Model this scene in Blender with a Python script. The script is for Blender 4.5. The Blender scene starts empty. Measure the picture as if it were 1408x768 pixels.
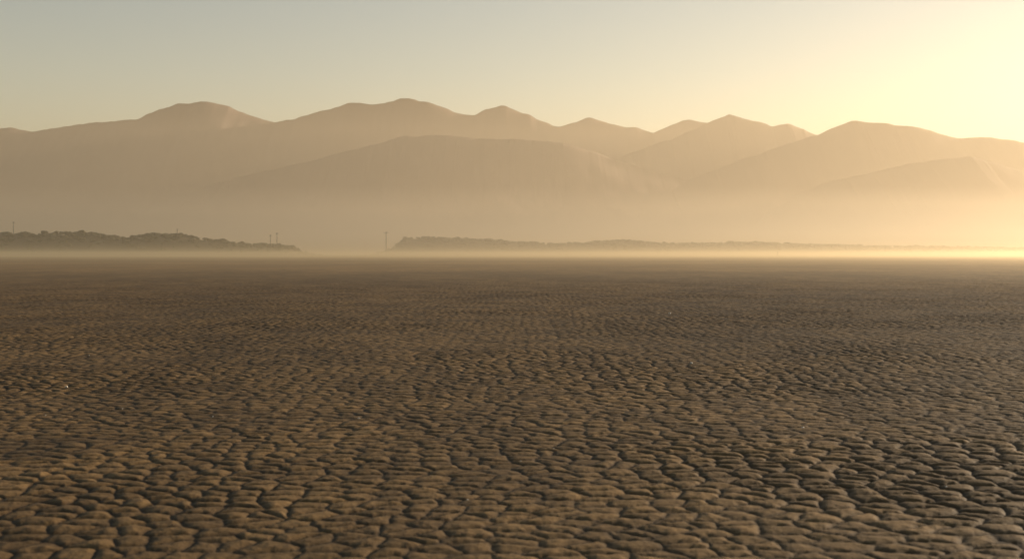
import bpy, bmesh, math, random
import numpy as np
from mathutils import Vector

random.seed(7); rng=np.random.default_rng(11)
scene=bpy.context.scene
F=1600.0; CX=704.0; HY=350.0; CAMH=1.2
SUN_AZ=math.radians(58); SUN_EL=math.radians(11.5)

# ------------------------------------------------------------ helpers
def link(o):
    scene.collection.objects.link(o); return o
def mesh_obj(name,verts,faces,mat=None,smooth=True):
    me=bpy.data.meshes.new(name)
    verts=np.asarray(verts,dtype=np.float32); faces=np.asarray(faces,dtype=np.int32)
    k=faces.shape[1]
    me.vertices.add(len(verts)); me.vertices.foreach_set("co",verts.ravel())
    me.loops.add(faces.size); me.loops.foreach_set("vertex_index",faces.ravel())
    me.polygons.add(len(faces))
    me.polygons.foreach_set("loop_start",np.arange(0,faces.size,k,dtype=np.int32))
    me.update(calc_edges=True)
    if smooth: me.polygons.foreach_set("use_smooth",np.ones(len(me.polygons),dtype=bool))
    o=bpy.data.objects.new(name,me)
    if mat: me.materials.append(mat)
    return link(o)
def h2(ix,iy,s):
    n=(ix.astype(np.uint32)*np.uint32(374761393)+iy.astype(np.uint32)*np.uint32(668265263)+np.uint32((s*974634777)&0xffffffff))
    n=(n^(n>>np.uint32(13)))*np.uint32(1274126177)
    n=n^(n>>np.uint32(16))
    n=n*np.uint32(2246822519)
    n=n^(n>>np.uint32(15))
    return (n&np.uint32(0xffffff)).astype(np.float64)/float(0xffffff)
def vnoise(x,y,s=0):
    ix=np.floor(x).astype(np.int64); iy=np.floor(y).astype(np.int64)
    fx=x-ix; fy=y-iy
    fx=fx*fx*fx*(fx*(fx*6-15)+10); fy=fy*fy*fy*(fy*(fy*6-15)+10)
    a=h2(ix,iy,s);b=h2(ix+1,iy,s);c=h2(ix,iy+1,s);d=h2(ix+1,iy+1,s)
    return (a*(1-fx)+b*fx)*(1-fy)+(c*(1-fx)+d*fx)*fy
def fbm(x,y,o=4,s=0):
    t=0;a=.5;n=0
    for i in range(o):
        t=t+a*vnoise(x,y,s+i*17); n+=a; a*=.5; x=x*2.03+5.1; y=y*2.03+9.7
    return t/n
def sstep(a,b,x):
    t=np.clip((x-a)/(b-a),0,1); return t*t*(3-2*t)
def grid_faces(nr,nc,wrap=False):
    i=np.arange(nr-1)[:,None]; ncc=nc if wrap else nc-1
    j=np.arange(ncc)[None,:]; j2=(j+1)%nc
    return np.stack([i*nc+j,i*nc+j2,(i+1)*nc+j2,(i+1)*nc+j],-1).reshape(-1,4)
def newmat(name):
    m=bpy.data.materials.new(name); m.use_nodes=True
    nt=m.node_tree; b=nt.nodes["Principled BSDF"]; return m,nt,b

# ------------------------------------------------------------ ground
CELL=0.172; AY=1.27
def playa_height(x,y):
    wx=x+0.045*(fbm(x*8,y*8,3,1)-.5)+0.25*(fbm(x*.8,y*.8,2,3)-.5)
    wy=y+0.045*(fbm(x*8+40,y*8,3,2)-.5)+0.25*(fbm(x*.8+9,y*.8,2,4)-.5)
    gx=wx/CELL; gy=wy/CELL*AY
    ix=np.floor(gx).astype(np.int64); iy=np.floor(gy).astype(np.int64)
    best=np.full(x.shape,1e9); px=np.zeros_like(x); py=np.zeros_like(x); cid=np.zeros_like(x); cid2=np.zeros_like(x)
    P={}
    for dx in (-2,-1,0,1,2):
        for dy in (-2,-1,0,1,2):
            if abs(dx)==2 and abs(dy)==2: continue
            cx=ix+dx; cy=iy+dy
            qx=cx+.5+.82*(h2(cx,cy,21)-.5); qy=cy+.5+.82*(h2(cx,cy,22)-.5)
            P[(dx,dy)]=(qx,qy)
            if abs(dx)<2 and abs(dy)<2:
                d=(qx-gx)**2+(qy-gy)**2
                m=d<best
                best=np.where(m,d,best); px=np.where(m,qx,px); py=np.where(m,qy,py)
                hh=h2(cx,cy,23); cid=np.where(m,hh,cid); cid2=np.where(m,(hh*7.31)%1.0,cid2)
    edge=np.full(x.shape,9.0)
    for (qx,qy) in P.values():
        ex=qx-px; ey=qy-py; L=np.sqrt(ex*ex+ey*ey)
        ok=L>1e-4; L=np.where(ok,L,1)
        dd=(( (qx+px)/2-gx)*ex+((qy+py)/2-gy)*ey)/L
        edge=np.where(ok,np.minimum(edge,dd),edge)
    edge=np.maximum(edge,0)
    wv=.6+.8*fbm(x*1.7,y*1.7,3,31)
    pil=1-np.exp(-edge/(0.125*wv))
    dome=np.clip(edge/.45,0,1)**.8
    patch=fbm(x*.45,y*.45,3,51)
    amp=.6+.4*sstep(.3,.7,patch)
    z=amp*(0.0165*(pil-1)+0.004*dome)+.006*(cid-.5)*pil
    z+= .003*(cid2-.5)*(gx-px)+.003*(cid-.5)*(gy-py)
    z+= .008*(fbm(x*26,y*26,4,61)-.5)
    return z,edge,cid

ang=np.radians(np.concatenate([np.linspace(-33,33,950),np.arange(36,325,4)]))
r=[0.4]
while r[-1]<4.0: r.append(r[-1]+.08)
while r[-1]<85:
    rr=r[-1]; r.append(rr+max(.015,.0135+(rr-4)*.0014))
while r[-1]<90000: r.append(r[-1]*1.04)
r=np.array(r); print("rows",len(r))
R,A=np.meshgrid(r,ang,indexing='ij')
X=R*np.sin(A); Y=R*np.cos(A)
near=R[:,0]<85
Z=np.zeros_like(X); E=np.full_like(X,.3); C=np.full_like(X,.5)
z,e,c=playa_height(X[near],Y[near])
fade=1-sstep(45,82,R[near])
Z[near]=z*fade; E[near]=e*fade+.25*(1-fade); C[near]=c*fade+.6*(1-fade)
Z+=(fbm(X*.22,Y*.22,3,71)-.5)*.07*(1-sstep(60,85,R))
# soil tone: patches of finer / coarser, drier / damper mud
T1=.72+.28*sstep(.38,.62,fbm(X*2.2,Y*1.4,4,81)); T2=.82+.18*sstep(.4,.6,fbm(X*.25,Y*.09,5,91))
nearf=1-sstep(60,140,R)
TONE=(T1*nearf+.93*(1-nearf))*(T2*(1-sstep(200,500,R))+1.0*sstep(200,500,R))
TONE*=.78+.22*sstep(.35,.65,fbm(X*.004,Y*.03,4,95))
verts=np.stack([X.ravel(),Y.ravel(),Z.ravel()],-1)
nc=len(ang)
faces=grid_faces(len(r),nc,True)[:,::-1]
ground_mat,nt,b=newmat("playa_mud")
N=nt.nodes; L=nt.links
geo=N.new("ShaderNodeNewGeometry")
def attn(n):
    a=N.new("ShaderNodeAttribute"); a.attribute_name=n; return a
att=attn("edge"); atc=attn("cellid"); att3=attn("tone")
def noi(scale,detail,rough=.55):
    n=N.new("ShaderNodeTexNoise"); n.inputs["Scale"].default_value=scale; n.inputs["Detail"].default_value=detail; n.inputs["Roughness"].default_value=rough
    L.new(geo.outputs["Position"],n.inputs["Vector"]); return n
def ramp(src,stops):
    rp=N.new("ShaderNodeValToRGB"); el=rp.color_ramp.elements
    while len(el)<len(stops): el.new(.5)
    for q,(p,col) in zip(el,stops): q.position=p; q.color=col
    L.new(src,rp.inputs[0]); return rp.outputs[0]
def mul(a,bb,fac=1.0):
    m=N.new("ShaderNodeMix"); m.data_type='RGBA'; m.blend_type='MULTIPLY'; m.inputs["Factor"].default_value=fac
    L.new(a,m.inputs["A"]); L.new(bb,m.inputs["B"]); return m.outputs["Result"]
G=lambda v:(v,v,v,1)
base=ramp(noi(22,5,.68).outputs["Fac"],[(.3,(.158,.092,.035,1)),(.7,(.30,.187,.076,1))])
crk_shade=ramp(att.outputs["Fac"],[(0,G(.34)),(.12,G(.75)),(.3,G(1))])  # darker crack soil, with occlusion shade of the gaps painted into the colour
cidr=ramp(atc.outputs["Fac"],[(0,G(.78)),(1,G(1.0))])
tone=ramp(att3.outputs["Fac"],[(0,G(0)),(1,G(1.0))])
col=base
for q in (crk_shade,cidr,tone): col=mul(col,q)
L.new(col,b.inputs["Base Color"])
b.inputs["Roughness"].default_value=.75
b.inputs["Specular IOR Level"].default_value=.2
b1=N.new("ShaderNodeBump"); b1.inputs["Strength"].default_value=.8; b1.inputs["Distance"].default_value=.006
L.new(noi(60,4,.7).outputs["Fac"],b1.inputs["Height"])
b2=N.new("ShaderNodeBump"); b2.inputs["Strength"].default_value=.5; b2.inputs["Distance"].default_value=.05
L.new(noi(2.5,3,.65).outputs["Fac"],b2.inputs["Height"]); L.new(b1.outputs[0],b2.inputs["Normal"])
L.new(b2.outputs[0],b.inputs["Normal"])
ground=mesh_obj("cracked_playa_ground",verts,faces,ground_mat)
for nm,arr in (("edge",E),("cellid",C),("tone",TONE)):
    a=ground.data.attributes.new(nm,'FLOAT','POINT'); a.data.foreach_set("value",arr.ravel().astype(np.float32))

# ------------------------------------------------------------ blobs (numpy)
def ico(sub):
    bm=bmesh.new(); bmesh.ops.create_icosphere(bm,subdivisions=sub,radius=1.0); bm.verts.ensure_lookup_table()
    v=np.array([tuple(q.co) for q in bm.verts]); f=np.array([[q.index for q in fc.verts] for fc in bm.faces]); bm.free(); return v,f
ICO2=ico(2)
def blobs(name,items,mat,jit,base,smooth=True):
    bv,bf=base; V=[];Fc=[];n=0
    for (loc,rad,sq) in items:
        k=1+jit*(rng.random(len(bv))-.5)*2
        V.append(bv*k[:,None]*np.array(sq)*rad+np.array(loc)); Fc.append(bf+n); n+=len(bv)
    return mesh_obj(name,np.concatenate(V),np.concatenate(Fc),mat,smooth)
pm,nt2,bp=newmat("pale_stone"); bp.inputs["Roughness"].default_value=.5
nn=nt2.nodes.new("ShaderNodeTexNoise"); nn.inputs["Scale"].default_value=60
rp=nt2.nodes.new("ShaderNodeValToRGB"); rp.color_ramp.elements[0].color=(.5,.46,.4,1); rp.color_ramp.elements[1].color=(.75,.7,.62,1)
nt2.links.new(nn.outputs["Fac"],rp.inputs[0]); nt2.links.new(rp.outputs[0],bp.inputs["Base Color"])
it=[]
for (sx,sy) in [(90,533),(702,500),(951,500),(921,431),(493,577),(1105,590)]:
    d=CAMH*F/(sy-HY); it.append((((sx-CX)*d/F,d,.008),.0007*d+.002,(1.4,1,.8)))
for i in range(40):
    d=random.uniform(5,35); a=random.uniform(-.5,.5)
    it.append(((d*math.sin(a),d*math.cos(a),.003),random.uniform(.003,.006),(1.3,1,.8)))
blobs("pebbles",it,pm,.15,ICO2)

# ------------------------------------------------------------ mountains
def rockmat(name,c1,c2,sc):
    m,nt,b=newmat(name); n=nt.nodes.new("ShaderNodeTexNoise"); n.inputs["Scale"].default_value=sc; n.inputs["Detail"].default_value=6
    g=nt.nodes.new("ShaderNodeNewGeometry"); nt.links.new(g.outputs["Position"],n.inputs["Vector"])
    r=nt.nodes.new("ShaderNodeValToRGB"); r.color_ramp.elements[0].position=.3; r.color_ramp.elements[0].color=c1; r.color_ramp.elements[1].position=.7; r.color_ramp.elements[1].color=c2
    nt.links.new(n.outputs["Fac"],r.inputs[0]); nt.links.new(r.outputs[0],b.inputs["Base Color"]); b.inputs["Roughness"].default_value=.95
    b.inputs["Specular IOR Level"].default_value=.1
    return m
mmat=rockmat("mountain_rock",(.15,.11,.095,1),(.19,.14,.12,1),.0015)
def mountain(name,D,pts,W,seed):
    p=np.array(pts,float); xs=(p[:,0]-CX)*D/F; hs=(HY-p[:,1])*D/F
    nx=1500; ny=60
    x0=xs[0];x1=xs[-1]
    xx=np.linspace(x0,x1,nx)
    h=np.interp(xx,xs,hs)
    dx=(x1-x0)/nx; k=max(3,int(11*D/F/dx))|1; ker=np.hanning(k+2)[1:-1]; ker/=ker.sum()
    h=np.convolve(np.pad(h,k//2,mode='edge'),ker,mode='valid')
    h+= (fbm(xx/110,xx*0+seed,4,seed)-.5)*.0026*D
    T,XX=np.meshgrid(np.linspace(-1,1.0,ny),xx,indexing='ij'); H=np.broadcast_to(h,T.shape)
    YY=D+T*W+ (fbm(XX/2500,XX*0,2,seed+5)-.5)*W*.25*(1-np.abs(T))
    at=np.abs(T)
    sp=fbm(XX/900+T*.6,YY/1500,4,seed+9)
    ridg=1-np.abs(2*sp-1)
    Zz=H*((1-at)**1.15-(at*(1-at))*.45*(1-ridg))
    ef=np.minimum(sstep(0,.04,(XX-x0)/(x1-x0)),sstep(0,.04,(x1-XX)/(x1-x0)))
    Zz=Zz*ef-15*at**3-6
    return mesh_obj(name,np.stack([XX.ravel(),YY.ravel(),Zz.ravel()],-1),grid_faces(ny,nx),mmat)
mountain("mountain_range",13800,[(-1400,300),(-900,215),(-600,190),(-350,165),(-200,185),(-80,170),(0,177),(20,174),(50,178),(110,168),(150,164),(190,162),(215,152),(245,139),(265,138),(283,135),(312,140),(345,153),(372,161),(400,157),(430,148),(460,141),(487,134),(517,140),(535,137),(562,130),(592,139),(625,150),(652,156),(670,146),(690,141),(715,150),(740,161),(768,173),(790,166),(808,160),(832,168),(850,171),(875,174),(895,180),(920,170),(945,160),(970,166),(1010,180),(1060,190),(1118,196),(1250,200),(1320,190),(1360,188),(1408,195),(1480,205),(1600,190),(1800,210),(2100,240),(2600,300)],2600,3)
mountain("mountain_range",12000,[(740,300),(780,240),(860,210),(900,196),(940,180),(975,163),(1000,154),(1030,162),(1060,171),(1080,167),(1100,174),(1140,192),(1220,225),(1350,280)],2000,13)
mountain("mountain_range",10700,[(150,300),(300,246),(370,229),(430,215),(500,197),(550,184),(590,181),(650,185),(720,187),(780,192),(820,203),(870,222),(960,250),(1100,300)],2000,23)
mountain("mountain_range",10500,[(850,300),(960,238),(1030,212),(1090,192),(1118,184),(1140,173),(1165,163),(1200,167),(1240,170),(1280,178),(1315,187),(1360,184),(1408,191),(1500,212),(1650,205),(1850,240),(2100,300)],1900,33)
mountain("mountain_range",8800,[(1020,310),(1130,248),(1240,224),(1290,215),(1330,212),(1370,222),(1408,232),(1500,250),(1650,310)],1500,43)

# ------------------------------------------------------------ low hills with scrub
hmat=rockmat("dry_hill",(.07,.055,.035,1),(.11,.088,.055,1),.03)
smat=rockmat("scrub_foliage",(.045,.042,.022,1),(.075,.066,.038,1),.08)
def low_hill(name,D,pts,W,seed,scrub,big):
    p=np.array(pts,float); xs=(p[:,0]-CX)*D/F; hs=(HY-p[:,1])*D/F
    nx=500; ny=30; xx=np.linspace(xs[0],xs[-1],nx); h=np.interp(xx,xs,hs)-big*.9
    h=np.maximum(h,-2)
    T,XX=np.meshgrid(np.linspace(-1,1,ny),xx,indexing='ij')
    YY=D+T*W
    Zz=np.broadcast_to(h,T.shape)*(1-T*T)*(.85+.3*fbm(XX/60,YY/60,3,seed))-1.5
    mesh_obj(name,np.stack([XX.ravel(),YY.ravel(),Zz.ravel()],-1),grid_faces(ny,nx),hmat)
    items=[]
    for i in range(scrub):
        x=random.uniform(xs[0],xs[-1]); t=random.gauss(-.15,.4)
        if abs(t)>.95: continue
        hh=float(np.interp(x,xx,h))
        if hh<0.3 and random.random()<.8: continue
        z=max(hh,0)*(1-t*t)
        rr=big*random.uniform(.35,1.0)*min(1,.35+hh/20)
        if random.random()<.06: rr*=1.35
        for k in range(3):
            items.append(((x+random.uniform(-rr,rr)*.9,D+t*W+random.uniform(-rr,rr)*.6,z+rr*.35+random.uniform(-.35,.35)*rr),rr*random.uniform(.4,.8),(1.3,1.2,.8)))
    blobs("scrub_vegetation",items,smat,.3,ICO2)
low_hill("low_hill",3000,[(-700,335),(-500,322),(-300,328),(-120,316),(0,317),(40,319),(80,317),(120,318),(150,322),(180,324),(210,319),(250,320),(290,326),(330,332),(380,334),(400,337),(416,344),(450,349)],170,3,1500,7)
low_hill("low_hill",3900,[(505,349),(540,341),(556,327),(575,324),(610,325),(650,326),(700,330),(760,333),(800,332),(850,328),(900,332),(960,333),(1040,331),(1100,334),(1200,336),(1408,339),(1600,336),(1900,342),(2000,349)],170,5,2600,7)

# ------------------------------------------------------------ poles
wood,ntw,bw=newmat("weathered_steel"); bw.inputs["Roughness"].default_value=.8
nw=ntw.nodes.new("ShaderNodeTexNoise"); nw.inputs["Scale"].default_value=3
rw=ntw.nodes.new("ShaderNodeValToRGB"); rw.color_ramp.elements[0].color=(.06,.05,.04,1); rw.color_ramp.elements[1].color=(.14,.12,.10,1)
ntw.links.new(nw.outputs["Fac"],rw.inputs[0]); ntw.links.new(rw.outputs[0],bw.inputs["Base Color"])
def cyl(bm,p0,p1,r0,r1,n=8):
    p0=Vector(p0);p1=Vector(p1); d=(p1-p0); q=d.to_track_quat('Z','Y')
    a=[];c=[]
    for i in range(n):
        u=Vector((math.cos(2*math.pi*i/n),math.sin(2*math.pi*i/n),0))
        a.append(bm.verts.new(p0+q@(u*r0))); c.append(bm.verts.new(p1+q@(u*r1)))
    for i in range(n): bm.faces.new((a[i],a[(i+1)%n],c[(i+1)%n],c[i]))
    bm.faces.new(a[::-1]); bm.faces.new(c)
def pole(name,px,ytop,ybase,D,arms=2,rad=.55):
    H=(ybase-ytop)*D/F; x=(px-CX)*D/F; z0=(HY-ybase)*D/F
    bm=bmesh.new(); cyl(bm,(0,0,-4),(0,0,H),rad,rad*.6)
    for k in range(arms):
        zz=H*(.93-.12*k); w=H*.11
        cyl(bm,(-w,0,zz),(w,0,zz),rad*.35,rad*.35,6)
        for s in (-1,-.5,.5,1): cyl(bm,(s*w*.96,0,zz+rad*.3),(s*w*.96,0,zz+rad*2.0),rad*.25,rad*.2,6)
        cyl(bm,(-w*.6,0,zz),(0,0,zz-H*.05),rad*.25,rad*.25,6); cyl(bm,(w*.6,0,zz),(0,0,zz-H*.05),rad*.25,rad*.25,6)
    me=bpy.data.meshes.new(name); bm.to_mesh(me); bm.free(); me.materials.append(wood)
    o=link(bpy.data.objects.new(name,me)); o.location=(x,D,z0); return o
pole("utility_pole",19,304,322,2850,1,.9)
pole("utility_pole",244,314,324,2900,1,.9)
pole("utility_pole",372,322,338,2800,1,.85)
pole("utility_pole",381,319,337,2800,1,.85)
pole("utility_pole",531,317,348,2700,1,.75)
pole("marker_post",1069,345.5,350.8,1000,1,.8)

# ------------------------------------------------------------ haze
def haze(name,y0,H,dens,g,colr,zb,y1=None):
    m=bpy.data.materials.new(name+"_volume"); m.use_nodes=True; nt=m.node_tree; nt.nodes.clear()
    o=nt.nodes.new("ShaderNodeOutputMaterial"); s=nt.nodes.new("ShaderNodeVolumeScatter"); a=nt.nodes.new("ShaderNodeVolumeAbsorption"); ad=nt.nodes.new("ShaderNodeAddShader")
    s.inputs["Color"].default_value=colr; a.inputs["Color"].default_value=colr
    s.inputs["Density"].default_value=dens; a.inputs["Density"].default_value=dens; s.inputs["Anisotropy"].default_value=g
    nt.links.new(s.outputs[0],ad.inputs[0]); nt.links.new(a.outputs[0],ad.inputs[1]); nt.links.new(ad.outputs[0],o.inputs["Volume"])
    X0=40000+y0
    if y1 is None: y1=36000+y0
    v=[(-X0,y0,zb),(X0,y0,zb),(X0,y1,zb),(-X0,y1,zb),(-X0,y0,H),(X0,y0,H),(X0,y1,H),(-X0,y1,H)]
    f=[(3,2,1,0),(4,5,6,7),(0,1,5,4),(1,2,6,5),(2,3,7,6),(3,0,4,7)]
    return mesh_obj(name,v,f,m,False)
WC=(1,.845,.63,1)
haze("dust_haze",2100,1400,6.6e-5,.50,WC,-40)
haze("dust_haze",2300,360,1.0e-4,.52,WC,-45)
haze("dust_haze",2200,130,3.8e-4,.57,(1,.87,.68,1),-50)
haze("dust_haze",35,3,2.0e-3,.68,(1,.82,.55,1),-60,900)

# ------------------------------------------------------------ sun, sky
d=Vector((math.sin(SUN_AZ)*math.cos(SUN_EL),math.cos(SUN_AZ)*math.cos(SUN_EL),math.sin(SUN_EL)))
sl=bpy.data.lights.new("sun","SUN"); sl.energy=10; sl.angle=math.radians(.5); sl.color=(1,.80,.56)
so=link(bpy.data.objects.new("sun",sl)); so.rotation_euler=(-d).to_track_quat('-Z','Y').to_euler(); so.location=(50,50,80)
w=bpy.data.worlds.new("World"); scene.world=w; w.use_nodes=True; wn=w.node_tree; bg=wn.nodes["Background"]
sk=wn.nodes.new("ShaderNodeTexSky"); sk.sky_type='NISHITA'; sk.sun_disc=False; sk.sun_elevation=SUN_EL; sk.sun_rotation=SUN_AZ
sk.air_density=1.0; sk.dust_density=.35; sk.ozone_density=.55
tint=wn.nodes.new("ShaderNodeMix"); tint.data_type='RGBA'; tint.blend_type='MULTIPLY'; tint.inputs["Factor"].default_value=1
tint.inputs["B"].default_value=(1.06,.90,.76,1)
wn.links.new(sk.outputs[0],tint.inputs["A"]); wn.links.new(tint.outputs["Result"],bg.inputs[0]); bg.inputs[1].default_value=.15

cam=bpy.data.cameras.new("camera"); cam.lens=36*F/1408; cam.sensor_width=36; cam.clip_end=200000; cam.clip_start=.05
co=link(bpy.data.objects.new("camera",cam)); co.location=(0,0,CAMH); co.rotation_euler=(math.radians(90)-math.atan(34/F),0,0)
cam.dof.use_dof=True; cam.dof.focus_distance=18; cam.dof.aperture_fstop=3.5
scene.camera=co
scene.view_settings.view_transform='Standard'; scene.view_settings.look='None'; scene.view_settings.exposure=0
